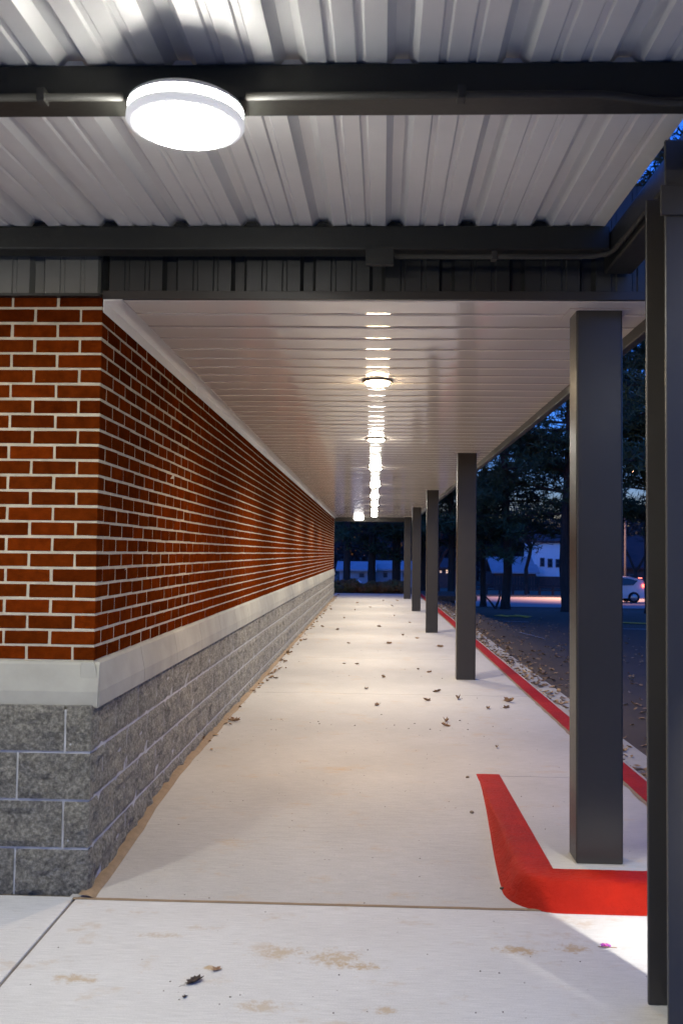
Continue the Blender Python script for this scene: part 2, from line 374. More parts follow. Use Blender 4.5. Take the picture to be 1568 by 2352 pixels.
# street kerb with red top
k2 = thing('street_kerb', (1.6, 4, 0), 'long straight kerb with faded red top running beside the leaf filled gutter', 'kerb')
mb = MB(); rows = []
for k in range(0, 260):
    y = 4.3 + k * 0.104
    e = 0.005 * noise.noise((y * 6, 1, 0))
    rows.append([(1.52 + e, y, 0.109), (1.60, y, 0.1095), (1.655, y, 0.108), (1.672, y, 0.098), (1.682, y, -0.08)])
mb.quadgrid(rows); o = mb.obj('red_top', 'red_paint', k2, smooth=False); o.matrix_parent_inverse = Matrix.Translation((-1.6, -4, 0))
mb = MB(); rows = []
for k in range(0, 260):
    y = 4.3 + k * 0.104
    e = 0.012 * noise.noise((y * 6, 7, 0)) + 0.006 * noise.noise((y * 22, 7, 0))
    rows.append([(1.494 + e, y, 0.107), (1.53, y, 0.1075)])
mb.quadgrid(rows); o = mb.obj('tan_edge_line', 'sealant', k2); o.matrix_parent_inverse = Matrix.Translation((-1.6, -4, 0))
mb = MB(); mb.box(1.52, 1.678, 4.0, 31.3, -0.2, 0.104); o = mb.obj('concrete_core', 'gutter_concrete', k2); o.matrix_parent_inverse = Matrix.Translation((-1.6, -4, 0))
mb = MB(); mb.quadgrid([[(1.683, y, -0.082), (1.9, y, -0.095), (2.13, y, -0.084), (2.14, y, -0.2)] for y in fr(3.0, 31.3, 30)])
tag(mb.obj('gutter', 'gutter_concrete'), kind='structure')

# ================================================================= BRICK BUILDING
END = 28.3
bld = thing('brick_building', (WX, WY, 0), 'long red brick wall on a grey split-face block base with pale sill band', 'building')
def badd(mb, name, m, **kw):
    o = mb.obj(name, m, bld, **kw); o.matrix_parent_inverse = Matrix.Translation((-WX, -WY, 0)); return o
ZS = CH - 0.487      # top of sill = foot of the bricks
# cores
mb = MB(); mb.box(-5, WX - 0.0018, WY + 0.0022, END - 0.0022, ZS, ZS + 1.625); badd(mb, 'mortar', 'mortar')
mb = MB(); mb.box(-5, WX + 0.0065, 3.9205, END, -0.1, ZS - 0.2); badd(mb, 'block_mortar', 'block_mortar')
# brick meshes, local, face at the origin corner
BH, BP = 0.0560, 0.0677
def brick_mesh(lx, ly):
    mb = MB(); mb.box(0, lx, 0, ly, 0, BH)
    me = mb.mesh('brick', 'brick')
    bm = bmesh.new(); bm.from_mesh(me)
    bmesh.ops.bevel(bm, geom=[e for e in bm.edges], offset=0.0022, segments=1, affect='EDGES')
    for v in bm.verts: v.co += Vector((random.uniform(-1, 1), random.uniform(-1, 1), random.uniform(-1, 1))) * 0.0009
    bm.to_mesh(me); bm.free(); return me
L, Wd = 0.1925, 0.0915
me_front = [brick_mesh(L, Wd) for _ in range(5)]         # stretcher on the end face, header on the side face
me_side = [brick_mesh(Wd, L) for _ in range(5)]
cand = []
for c in range(24):
    z = ZS + 0.007 + c * BP
    if c % 2 == 1:      # end face stretcher at the corner
        cand.append((WX - L, WY, z, 0))
        for k in range(1, 19): cand.append((WX - L - k * 0.204, WY, z, 0))
        y0 = WY + Wd + 0.01
    else:
        cand.append((WX - Wd, WY, z, 1))
        for k in range(0, 19): cand.append((WX - Wd - 0.01 - L - k * 0.204, WY, z, 0))
        y0 = WY + L + 0.01
    y = y0
    while y + L < END:
        cand.append((WX - Wd, y, z, 1)); y += 0.204
def bsize(c):
    x, y, z, t = c
    if t == 0:
        if x + L < -1.72: return 0
        return 10000 - abs(x) * 10
    return 1.0 / (y * y) * 100 if y > WY + 0.001 else 9000
cand.sort(key=bsize, reverse=True)
from array import array
rest = MB()
for i, (x, y, z, t) in enumerate(cand):
    j = lambda s=0.0012: random.uniform(-s, s)
    if i < 300:
        me = random.choice(me_side if t else me_front)
        o = bpy.data.objects.new('brick', me); C.objects.link(o); o.parent = bld
        o.location = (x - WX + j(0.0008), y - WY + j(0.0008), z + j()); o.rotation_euler = (j(0.004), 0, j(0.004))
    else:
        dx, dy, dz = j(0.0008), j(0.0008), j()
        if t: rest.box(x + dx, x + dx + Wd, y + dy, y + dy + L, z + dz, z + dz + BH)
        else: rest.box(x + dx, x + dx + L, y + dy, y + dy + Wd, z + dz, z + dz + BH)
r = badd(rest, 'bricks', 'brick'); tag(r, kind='stuff')
# sill stones: chamfered profile (out, z)
SP = [(-0.05, 0.0), (0.004, 0.0), (0.012, -0.012), (0.034, -0.125), (0.034, -0.19), (0.028, -0.196), (-0.05, -0.196)]
def sill_side(y0, y1): mb = MB(); mb.prism([(WX + a, ZS + z) for a, z in SP], 'y', y0, y1); return mb
o = None
ysill = [3.945, 4.73] + [4.73 + 0.797 * k for k in range(1, 30)] + [END + 0.03]
for a, b_ in zip(ysill, ysill[1:]):
    if b_ - a > 0.02: badd(sill_side(a + 0.002, b_ - 0.002), 'sill_stone', 'precast', bev=0.0015, seg=1)
for (a, b_) in ((-1.99, WX + 0.034), (-2.79, -1.994), (-3.59, -2.794)):
    mb = MB(); mb.prism([(WY - q, ZS + z) for q, z in SP if q > -0.04] + [(WY - 0.0, ZS - 0.196), (WY - 0.0, ZS)], 'x', a, b_ - (0.004 if b_ > -1.3 else 0))
    badd(mb, 'sill_stone', 'precast', bev=0.0015, seg=1)
mb = MB(); mb.box(-5, WX - 0.012, 3.95, END, ZS - 0.235, ZS - 0.19); badd(mb, 'sill_shadow_strip', 'steel_paint')  # dark strip standing in for the shadow gap under the sill
# split-face blocks, faces displaced
def block_mesh(ln, face, seed):
    # face 'x': looks +x, runs along y;  face 'y': looks -y, runs along x;  corner blocks get both
    nx, nz, hh = 12, 7, 0.192
    mb = MB(); rows = []
    for i in range(nx + 1):
        row = []
        for k in range(nz + 1):
            a, z = ln * i / nx, hh * k / nz
            e = min(a, ln - a, z, hh - z)
            d = 0.020 * noise.noise((a * 9 + seed * 7, z * 12, seed)) + 0.012 * noise.noise((a * 34, z * 34, seed + 5)) + 0.013
            d *= min(1, 0.25 + e / 0.026)
            row.append((d, a, z))
        rows.append(row)
    if face == 'x': mb.quadgrid([[(d, a, z) for d, a, z in r] for r in rows])
    else: mb.quadgrid([[(a, -d, z) for d, a, z in r] for r in rows])
    def rim(seq):
        if face == 'x': mb.quadgrid([[(d, a, z) for d, a, z in seq], [(-0.05, a, z) for d, a, z in seq]])
        else: mb.quadgrid([[(a, -d, z) for d, a, z in seq], [(a, 0.05, z) for d, a, z in seq]])
    rim(rows[0]); rim(rows[-1]); rim([r[0] for r in rows]); rim([r[-1] for r in rows])
    return mb.mesh('block', 'split_block', smooth=False)
bx = [block_mesh(0.395, 'x', s) for s in range(6)]
by = [block_mesh(0.395, 'y', s) for s in range(6)]
half_x = [block_mesh(0.192, 'x', s + 20) for s in range(2)]
cy_s = block_mesh(0.108, 'y', 30); cy_l = block_mesh(0.311, 'y', 31)
BX, BY = WX + 0.004, 3.918
for c in range(4):
    z = (ZS - 0.20) - (c + 1) * 0.203 + 0.01 + 0.0
    z = CH - 0.868 - c * 0.203 + 0.006
    def put(me, x, y):
        o = bpy.data.objects.new('block', me); C.objects.link(o); o.parent = bld; o.location = (x - WX, y - WY, z)
    if c % 2 == 0: put(cy_s, BX - 0.100, BY); x = BX - 0.100 - 0.011 - 0.395; y = BY + 0.395 + 0.010; put(bx[c], BX, BY - 0.001)
    else: put(cy_l, BX - 0.303, BY); x = BX - 0.303 - 0.011 - 0.395; y = BY + 0.192 + 0.010; put(half_x[c // 2], BX, BY - 0.001)
    for k in range(6): put(random.choice(by), x - k * 0.406, BY)
    while y + 0.39 < END + 0.02: put(random.choice(bx), BX, y); y += 0.406
# upper metal wall of the building, over the bricks
def rpanel(x0, x1, y, z0, z1, depth, phase, m, name, parent, minor=True, inv=None):
    """vertical ribbed metal sheet facing -y"""
    prof_ = []
    x = x0
    pts = [(0.0, 0), (0.015, 0.9), (0.055, 0.9), (0.07, 0), (0.135, 0), (0.14, 0.16), (0.155, 0.16), (0.16, 0), (0.225, 0), (0.23, 0.16), (0.245, 0.16), (0.25, 0), (0.305, 0)]
    k0 = math.floor((x0 - phase) / 0.305)
    seq = []
    for k in range(k0, k0 + int((x1 - x0) / 0.305) + 3):
        for (a, d) in pts[:-1]:
            X = phase + k * 0.305 + a
            if x0 <= X <= x1: seq.append((X, y + d * depth))
    seq = [(x0, y)] + seq + [(x1, y)]
    mb = MB(); mb.quadgrid([[(a, b_, z0) for a, b_ in seq], [(a, b_, z1) for a, b_ in seq]])
    o = mb.obj(name, m, parent)
    if inv: o.matrix_parent_inverse = inv
    return o
inv_b = Matrix.Translation((-WX, -WY, 0))
rpanel(-5, WX - 0.002, 3.955, CH + 1.128, CH + 1.8, 0.032, -1.25 + 0.02, 'pale_panel', 'upper_wall_panel', bld, inv=inv_b)
mb = MB(); mb.box(-5, WX + 0.001, 4.003, END, CH + 1.14, CH + 1.9); badd(mb, 'sky_gap_backing', 'dark_panel')  # unseen backing added to stop sky showing through the panel joint
mb = MB(); mb.box(-5, WX - 0.002, 3.935, 3.985, CH + 1.118, CH + 1.130); badd(mb, 'drip_edge', 'steel_paint')

# ================================================================= WALKWAY CANOPY (soffit)
SZ = CH + 1.115
can = thing('walkway_canopy', (0, 4, 0), 'long low canopy with glossy pale plank soffit over the walkway', 'canopy')
inv_c = Matrix.Translation((0, -4, 0))
def cadd(mb, name, m, **kw):
    o = mb.obj(name, m, can, **kw); o.matrix_parent_inverse = inv_c; return o
PW = 0.2455; X0, X1 = WX + 0.003, 1.262
def plank_mesh():
    mb = MB(); rows = []
    for i in range(9):
        t = i / 8; y = 0.0012 + (PW - 0.0024) * t
        s = 4 * t * (1 - t)
        rows.append([(X0, y, -0.0010 * s), (0.0, y, -0.0010 * s), (X1, y, -0.0010 * s)])
    r0 = [(x, 0.0012, 0.0005) for x in (X0, 0, X1)]; r1 = [(x, PW - 0.0012, 0.0005) for x in (X0, 0, X1)]
    mb.quadgrid([r0] + rows + [r1])
    me = mb.mesh('soffit_panel', 'soffit_paint', smooth=False)
    me.polygons.foreach_set('use_smooth', [0 < (i // 2) < 9 for i in range(len(me.polygons))])
    return me
pm = [plank_mesh()]
k = 0; y = 3.985
while y + PW < 28.75:
    o = bpy.data.objects.new('soffit_panel', pm[0]); C.objects.link(o); o.parent = can
    o.location = (0, y - 4, SZ + random.uniform(-0.0005, 0.0005)); o.rotation_euler = (random.uniform(-0.0009, 0.0009), 0, 0)
    y += PW
SEND = y
mb = MB(); mb.box(X0, 1.261, 4.004, SEND, SZ + 0.0012, SZ + 0.40); cadd(mb, 'roof_body', 'soffit_paint')
# front trim and dark ribbed fascia facing the near canopy
mb = MB(); mb.box(WX + 0.002, 1.31, 3.962, 3.984, SZ - 0.004, SZ + 0.034); cadd(mb, 'front_trim', 'bronze_paint', bev=0.002)
o = rpanel(WX + 0.0, 1.30, 3.966, SZ + 0.034, SZ + 0.5, 0.032, -1.25 + 0.305 * 4, 'dark_panel', 'front_fascia', can, inv=inv_c)
# edge beam on the open side
mb = MB(); mb.box(1.262, 1.312, 3.99, SEND, SZ - 0.058, SZ + 0.28); cadd(mb, 'edge_beam', 'steel_paint', bev=0.006)
mb = MB(); mb.box(WX - 0.3, 1.40, SEND + 0.003, SEND + 0.15, CH + 0.985, SZ + 0.28); cadd(mb, 'end_beam', 'bronze_paint', bev=0.004)
# white angle trim along the wall, in lengths
yt = [3.968, 6.1, 9.1, 12.1, 15.1, 18.1, 21.1, 24.1, SEND]
for i, (a, b_) in enumerate(zip(yt, yt[1:])):
    e = 0.0015 * (i % 2)
    x0 = WX + 0.004 + e
    mb = MB(); mb.prism([(x0, SZ - 0.062), (x0 + 0.003, SZ - 0.062), (x0 + 0.003, SZ - 0.010), (x0 + 0.085, SZ - 0.007), (x0 + 0.085, SZ - 0.004), (x0, SZ - 0.004)], 'y', a, b_ - 0.003)
    cadd(mb, 'wall_trim', 'trim_white', bev=0.0008, seg=1)

# ---- columns
COLS = [(4.12, 'nearest and widest bronze column standing inside the red kerb'),
        (9.99, 'second bronze column along the walkway, beyond the red kerb corner'),
        (15.86, 'third bronze column along the walkway from the camera'),
        (21.73, 'fourth bronze column along the walkway from the camera'),
        (27.6, 'farthest bronze column, lit brown, at the end of the walkway')]
mb = MB(); mb.box(0, 0.206, 0, 0.152, 0, SZ - 0.105); cm = mb.mesh('shaft', 'bronze_paint')
mb = MB(); mb.box(-0.034, 0.238, -0.020, 0.185, SZ - 0.105 - 0.0075, SZ - 0.105 - 0.0035); capm = mb.mesh('cap_trim', 'soffit_paint')
mb = MB(); mb.box(-0.004, 0.210, -0.004, 0.156, -0.001, 0.002); ftm = mb.mesh('foot_sealant', 'gutter_concrete')
for i, (y, lb) in enumerate(COLS):
    t = thing('column', (0.905 + 0.0009 * (y - 4.12), y, 0.105), lb, 'column', 'columns along the open side of the walkway')
    s_ = local_child('shaft', cm, t); bevel(s_, 0.010, 4)
    local_child('cap_trim', capm, t); local_child('foot_sealant', ftm, t)

# ---- soffit lights
def soffit_light():
    t = thing('soffit_light', (0.0, 0, 0), '', 'ceiling light')
    mb = MB(); mb.lathe([(0.097, -0.004), (0.100, -0.008), (0.096, -0.013), (0.080, -0.016), (0.0775, -0.010), (0.0, -0.010)]); local_child('rim', mb.mesh('rim', 'lamp_bronze', True), t)
    mb = MB(); mb.lathe([(0.0765, -0.012), (0.076, -0.020), (0.070, -0.027), (0.055, -0.032), (0.03, -0.0345), (0.0001, -0.035)]); local_child('lens', mb.mesh('lens', 'soffit_lens', True), t)
    return t
ordn = ['nearest', 'second', 'third', 'fourth', 'fifth', 'sixth', 'seventh', 'farthest']
base = soffit_light()
for k in range(8):
    t = base if k == 0 else copy_tree(base)
    t.location = (0.016, 5.86 + 2.98 * k, SZ)
    t['label'] = ['nearest small round soffit light with bronze rim, glaring warm', 'second small round soffit light from the camera, glaring warm', 'third glowing soffit light from the camera in the row', 'fourth glowing soffit light from the camera in the row', 'fifth glowing soffit light from the camera in the row', 'sixth glowing soffit light from the camera in the row', 'seventh glowing soffit light, last but one of the row', 'farthest glowing soffit light of the row, beside the wide round lamp'][k]
    t['group'] = 'small round lights in a row under the soffit'
    if k == 1:
        for ch in t.children:
            if ch.name.startswith('lens'): white_me = ch.data.copy(); white_me.materials.clear(); white_me.materials.append(MATS['soffit_lens_white'])
    if k >= 1:
        for ch in t.children:
            if ch.name.startswith('lens'): ch.data = white_me
    ld = bpy.data.lights.new('soffit_lamp_light', 'AREA'); ld.shape = 'DISK'; ld.size = 0.11; ld.energy = 3.3 if k == 0 else 3.0; ld.spread = radians(142)
    ld.color = (1.0, 0.76, 0.52) if k == 0 else (1.0, 0.98, 0.92)
    lo = bpy.data.objects.new('soffit_lamp_light', ld); C.objects.link(lo); lo.parent = t; lo.location = (0, 0, -0.0365)

# ================================================================= NEAR STEEL CANOPY
nc = thing('steel_canopy', (0, 2.5, 0), 'grey steel framed canopy roofed with ribbed metal deck, overhead', 'canopy')
inv_n = Matrix.Translation((0, -2.5, 0))
def nadd(mb, name, m, parent=nc, **kw):
    o = mb.obj(name, m, parent, **kw); o.matrix_parent_inverse = inv_n; return o
def deckz(y): return CH + 1.347 + 0.0262 * (y - 2.45)
RP = [(-0.045, 0), (-0.018, 0.034), (0.018, 0.034), (0.045, 0), (0.098, 0), (0.104, 0.007), (0.120, 0.007), (0.126, 0), (0.179, 0), (0.185, 0.007), (0.201, 0.007), (0.207, 0)]
DY0, DY1 = -3.2, 3.94
for p in range(-5, 1):
    xs = []
    for r_ in range(3):
        for (a, h) in RP:
            xs.append((0.065 + 0.305 * (p * 3 + r_) + 0.0 + a, h))
    xs.append((0.065 + 0.305 * (p * 3 + 3) - 0.045 + 0.004, 0.0))
    off = 0.0012 * (p % 2)
    xs = [(x, h + off) for x, h in xs]
    xs[-1] = (xs[-1][0], xs[-1][1] - 0.004)
    def dx(y): return 0.010 * (y - 2.5)
    rows = [[(x + dx(y), y, deckz(y) + h) for x, h in xs] for y in (DY0, 0, 2.5, DY1)]
    mb = MB(); mb.quadgrid(rows); mb.quadgrid([[(x, y, z + 0.0015) for x, y, z in r] for r in rows])
    nadd(mb, 'deck_panel', 'galv_deck')
# beams (square tube)
mb = MB(); mb.box(-3.5, 2.0, 2.45, 2.552, CH + 1.243, CH + 1.344); nadd(mb, 'cross_beam', 'steel_paint', bev=0.008, seg=3)
mb = MB(); mb.box(-3.5, 0.975, 3.80, 3.902, CH + 1.280, CH + 1.3805); nadd(mb, 'cross_beam', 'steel_paint', bev=0.008, seg=3)
mb = MB(); mb.box(-3.5, 2.1, 1.40, 1.502, CH + 1.216, CH + 1.317); nadd(mb, 'cross_beam', 'steel_paint', bev=0.008, seg=3)
mb = MB(); mb.box(-3.5, 2.0, -1.2, -1.098, CH + 1.145, CH + 1.247); nadd(mb, 'cross_beam', 'steel_paint', bev=0.008, seg=3)
# side beam, wide flange (I section) on the columns
xb = 0.978
def ibeam(y0, y1, z0, z1, x0, x1, tf=0.012, tw=0.010):
    mb = MB(); xm = (x0 + x1) / 2
    mb.prism([(x0, z0), (x1, z0), (x1, z0 + tf), (xm + tw / 2, z0 + tf), (xm + tw / 2, z1 - tf), (x1, z1 - tf), (x1, z1), (x0, z1), (x0, z1 - tf), (xm - tw / 2, z1 - tf), (xm - tw / 2, z0 + tf), (x0, z0 + tf)], 'y', y0, y1)
    return mb
mb = MB(); mb.box(0.978, 1.10, 0.0, 3.93, CH + 1.213, CH + 1.365); nadd(mb, 'side_beam', 'steel_paint', bev=0.01, seg=3)
# rib notches filled in: pale for light shining through, dark for shaded cavity
for (yb, zb) in ((2.449, CH + 1.344), (3.799, CH + 1.3805)):
    for k in range(-11, 4):
        x = 0.065 + 0.305 * k + 0.010 * (yb - 2.5)
        if x > 0.93: continue
        mb = MB(); mb.prism([(x - 0.04, zb + 0.002), (x + 0.04, zb + 0.002), (x + 0.02, zb + 0.026), (x - 0.02, zb + 0.026)], 'y', yb + 0.03, yb + 0.06)
        nadd(mb, 'rib_notch_tone', 'galv_deck' if yb < 3 else 'steel_paint')
# conduits with straps
def conduit(name, pts, straps, r=0.0105):
    mb = MB(); mb.tube(pts, r, 12); o = nadd(mb, name, 'conduit_metal', smooth=True)
    for (x, y, z) in straps:
        mb = MB(); mb.box(x - 0.012, x + 0.012, y - r - 0.004, y + r + 0.014, z - r - 0.004, z + r + 0.012)
        s_ = mb.obj('strap', 'conduit_metal', o, bev=0.003)
        s_.matrix_parent_inverse = Matrix.Identity(4)
    return o
zc = CH + 1.243
conduit('conduit', [(-3.4, 2.437, zc + 0.002), (-0.70, 2.437, zc + 0.002)], [(-0.925, 2.437, zc + 0.002), (-2.0, 2.437, zc + 0.002)])
conduit('conduit', [(-0.36, 2.437, zc + 0.002), (0.5, 2.437, zc + 0.002), (0.60, 2.437, zc + 0.001), (0.66, 2.437, zc - 0.006), (0.72, 2.437, zc - 0.016), (0.80, 2.437, zc - 0.024), (1.3, 2.437, zc - 0.026)], [(0.225, 2.437, zc + 0.002)])
conduit('conduit', [(0.075, 3.785, CH + 1.243), (0.80, 3.785, CH + 1.243), (0.90, 3.78, CH + 1.243), (0.945, 3.75, CH + 1.243), (0.962, 3.70, CH + 1.243), (0.966, 3.6, CH + 1.243), (0.966, 2.7, CH + 1.243), (0.966, 0.5, CH + 1.24)], [(0.49, 3.785, CH + 1.243)])
mb = MB(); mb.box(-0.045, 0.072, 3.765, 3.80, CH + 1.205, CH + 1.278); nadd(mb, 'junction_box', 'steel_paint', bev=0.003)
# H-section column
hc = thing('steel_column', (1.006, 2.96, 0), 'dark grey H-section steel column at the right edge of the picture', 'column')
HZ = CH + 1.212
def hadd(mb, name, **kw):
    o = mb.obj(name, 'column_grey', hc, **kw); o.matrix_parent_inverse = Matrix.Translation((-1.006, -2.96, 0)); return o
mb = MB(); mb.box(0.902, 1.070, 2.855, 2.868, 0, HZ + 0.10); hadd(mb, 'flange', bev=0.004, seg=3)
mb = MB(); mb.box(0.909, 1.068, 3.080, 3.093, 0.001, HZ - 0.002); hadd(mb, 'flange', bev=0.004, seg=3)
mb = MB(); mb.box(0.982, 0.994, 2.8685, 3.0795, 0, HZ - 0.003); hadd(mb, 'web')
mb = MB(); mb.box(0.885, 1.13, 2.842, 2.8545, HZ - 0.145, HZ - 0.05); hadd(mb, 'splice_plate', bev=0.003)

# round canopy lamps
def canopy_lamp():
    t = thing('canopy_light', (0, 0, 0), '', 'ceiling light')
    R_ = 0.163
    mb = MB(); mb.lathe([(0.0001, 0.0), (0.055, 0.0), (0.12, -0.004), (R_ * 0.93, -0.010), (R_ * 0.985, -0.017), (R_, -0.026), (R_ - 0.003, -0.028)], n=64); local_child('housing', mb.mesh('housing', 'lamp_white', True), t)
    mb = MB(); mb.lathe([(R_ - 0.008, -0.0275), (R_ - 0.006, -0.031), (R_ - 0.005, -0.048), (R_ - 0.008, -0.051)], n=64); local_child('lit_rim', mb.mesh('lit_rim', 'canopy_rim', True), t)
    mb = MB(); mb.lathe([(R_ - 0.008, -0.0512), (R_ + 0.001, -0.054), (R_ + 0.002, -0.066), (R_ - 0.003, -0.074), (R_ - 0.016, -0.078), (R_ - 0.022, -0.076)], n=64); local_child('bezel', mb.mesh('bezel', 'canopy_bezel', True), t)
    mb = MB(); mb.lathe([(R_ - 0.0222, -0.0755), (R_ - 0.030, -0.083), (0.10, -0.090), (0.05, -0.093), (0.0001, -0.094)], n=64); local_child('lens', mb.mesh('lens', 'canopy_lens', True), t)
    return t
cl = canopy_lamp(); cl.location = (-0.530, 2.465, CH + 1.2425); cl.scale = (0.985, 0.985, 0.90); cl.rotation_euler = (0, radians(0.8), 0)
cl['label'] = 'large round white lamp glaring under the front canopy beam'; cl['group'] = 'large round canopy lamps'
for (p, lb) in (((-2.30, 2.50, CH + 1.2425), 'large round lamp further along the beam towards the building'),
                ((1.80, 1.45, CH + 1.2155), 'large round lamp on the beam end beyond the H-section column'),
                ((-0.46, 28.3, SZ - 0.001), 'small looking round white lamp at the far end of the soffit')):
    t = copy_tree(cl); t.location = p; t.rotation_euler = (0, 0, 0); t['label'] = lb
    if p[1] > 20:
        for ch in t.children:
            if ch.name.startswith('lens') or ch.name.startswith('lit_rim'): ch.data = ch.data.copy(); ch.data.materials.clear(); ch.data.materials.append(MATS['canopy_lens_far'])
    if p[0] > 1:
        ld = bpy.data.lights.new('slab_wedge_light', 'AREA'); ld.shape = 'DISK'; ld.size = 0.10; ld.energy = 0.75; ld.spread = radians(21); ld.color = (1.0, 0.97, 0.9)  # narrow cone added and aimed to brighten only the slab wedge
        lo = bpy.data.objects.new('slab_wedge_light', ld); C.objects.link(lo); lo.parent = t; lo.location = (0, 0, -0.097); lo.rotation_euler = (Vector((-0.66, 2.02, -2.6))).to_track_quat('-Z', 'Y').to_euler()
        for ch in t.children:
            if ch.name.startswith('lens'): ch.data = ch.data.copy(); ch.data.materials.clear(); ch.data.materials.append(MATS['canopy_lens_dim'])

# ================================================================= SMALL THINGS ON THE GROUND
def leaf_mesh(seed, s, curl, lobes=3, m='dry_leaf'):
    """lobed dry leaf: centre rib with toothed rim, edges lifted and twisted"""
    rnd = random.Random(seed); mb = MB(); n_ = 22
    rim = []
    for i in range(n_):
        a = 2 * pi * i / n_
        r_ = (0.30 + 0.20 * abs(cos(a))) * (1 - (0.42 if i % 2 else 0.0) * (0.6 + 0.4 * rnd.random()))
        x, y = r_ * cos(a), r_ * sin(a) * 0.85
        z = curl * (abs(y) * 0.9 + 0.25 * max(0, x) + 0.18 * rnd.random()) 
        rim.append((x * s, y * s * (1 - 0.35 * curl), max(0.0, z) * s))
    mid = [(x * 0.55, y * 0.55, z * 0.35) for x, y, z in rim]
    o = len(mb.v); mb.v += [(0, 0, 0.004 * s)] + mid + rim
    for i in range(n_):
        j = (i + 1) % n_; mb.f.append((0, 1 + i, 1 + j)); mb.f.append((1 + i, 1 + n_ + i, 1 + n_ + j, 1 + j))
    mb.tube([(-0.45 * s, 0, 0.02 * s), (-0.62 * s, 0.03 * s, 0.05 * s), (-0.75 * s, 0.0, 0.03 * s)], 0.010 * s, 4, 0.006 * s)
    return mb.mesh('leaf', m, smooth=False)
leaves = [leaf_mesh(i, 1.0, 0.4 + 0.15 * i, 2 + i % 3) for i in range(5)]
dark_leaf = leaf_mesh(40, 1.0, 0.5, 3, 'dark_leaf')
def ground_z(x, y):
    if x > 2.13: return T(x, y)
    if x > 1.68: return -0.09
    if x > 0.79 and y > 4.1: return 0.107
    return rampz(y) if y < 5.7 else 0.105
def put_leaf(x, y, s, me=None, label=None, name='leaf', group='dry leaves scattered on the walkway'):
    o = bpy.data.objects.new(name, me or random.choice(leaves)); C.objects.link(o)
    o.location = (x, y, ground_z(x, y) + 0.001); s *= 1.05; o.scale = (s, s, s); o.rotation_euler = (random.uniform(-0.15, 0.15), random.uniform(-0.15, 0.15), random.uniform(0, 6.28))
    tag(o, label or 'small dry brown leaf lying on the pale concrete walkway', 'leaf', group)
    return o
import numpy as np
yaw, pitch, roll = 0.03525, 0.04479, 0.012
MR = np.array(Matrix.Rotation(yaw, 3, 'Z') @ Matrix.Rotation(pi/2 + pitch, 3, 'X') @ Matrix.Rotation(roll, 3, 'Z'))
def at(px, py, z):                            # a point of the ground, measured in the photo at 1568 x 2352
    d = MR @ np.array([(px - 784) / 2100, -(py - 1176) / 2100, -1.0]); t = (z - CH) / d[2]
    return d[0] * t, d[1] * t
spots = [(537, 1657, .11, 'largest curled oak leaf, lying next to the wall foot'), (466, 1702, .09, 'curled brown leaf caught on the sealant at the wall foot'),
 (578, 1588, .10, 0), (634, 1558, .09, 0), (630, 1545, .08, 0), (600, 1550, .08, 0), (841, 1582, .09, 0), (866, 1620, .09, 0), (880, 1556, .08, 0), (893, 1479, .1, 0), (1003, 1590, .09, 0), (980, 1610, .09, 0),
 (1052, 1606, .10, 0), (1167, 1613, .13, 'crumpled leaf lying close to the red street kerb'), (1162, 1628, .07, 0), (1024, 1657, .09, 0), (1023, 1668, .08, 0), (1120, 1628, .08, 0), (1140, 1718, .05, 0), (800, 1478, .08, 0), (820, 1526, .08, 0), (790, 1525, .06, 0),
 (1010, 1487, .11, 0), (985, 1545, .07, 0), (960, 1538, .07, 0), (940, 1430, .1, 0), (905, 1415, .09, 0), (870, 1440, .09, 0), (815, 1402, .09, 0), (850, 1395, .09, 0), (900, 1392, .09, 0), (790, 1420, .09, 0), (740, 1440, .09, 0), (700, 1470, .09, 0), (665, 1500, .09, 0), (655, 1520, .07, 0), (925, 1460, .08, 0), (958, 1467, .08, 0), (775, 1447, .08, 0), (760, 1400, .1, 0), (820, 1385, .1, 0), (880, 1380, .1, 0), (912, 1380, .1, 0), (690, 1455, .09, 0)]
for (px, py, s, lb) in spots:
    x, y = at(px, py, 0.105); put_leaf(x, y, s, label=lb or None)
plain = [o for o in bpy.data.objects if o.get('category') == 'leaf' and o['label'].startswith('small dry brown leaf lying')]
zones = {}
for o in plain:
    x, y = o.location.x, o.location.y
    ac = 'beside the wall foot' if x < -0.75 else 'left of the middle' if x < -0.15 else 'in the middle' if x < 0.45 else 'towards the columns'
    al = 'short of the second column' if y < 9.9 else 'between second and third columns' if y < 15.9 else 'between third and fourth columns' if y < 21.7 else 'beyond the fourth column'
    zones.setdefault((ac, al), []).append(o)
for (ac, al), os_ in zones.items():
    os_.sort(key=lambda o: o.location.y)
    for i, o in enumerate(os_):
        q = '' if len(os_) == 1 else ['nearest', 'next', 'third', 'fourth', 'fifth', 'sixth', 'seventh', 'eighth', 'ninth', 'tenth', 'eleventh'][min(i, 10)] + ' '
        o['label'] = q + 'small dry leaf on the walkway ' + ac + ', ' + al
put_leaf(*at(447, 2257, 0), .075, dark_leaf, 'darkest crumpled leaf, alone in the middle of the near slab', 'leaf', 'bits lying on the near slab')
put_leaf(*at(497, 2229, 0), .045, None, 'small pale brown leaf just beyond the dark crumpled leaf', 'leaf', 'bits lying on the near slab')
put_leaf(*at(425, 2291, 0), .03, dark_leaf, 'tiny dark leaf curl on the near slab towards the camera', 'leaf', 'bits lying on the near slab')
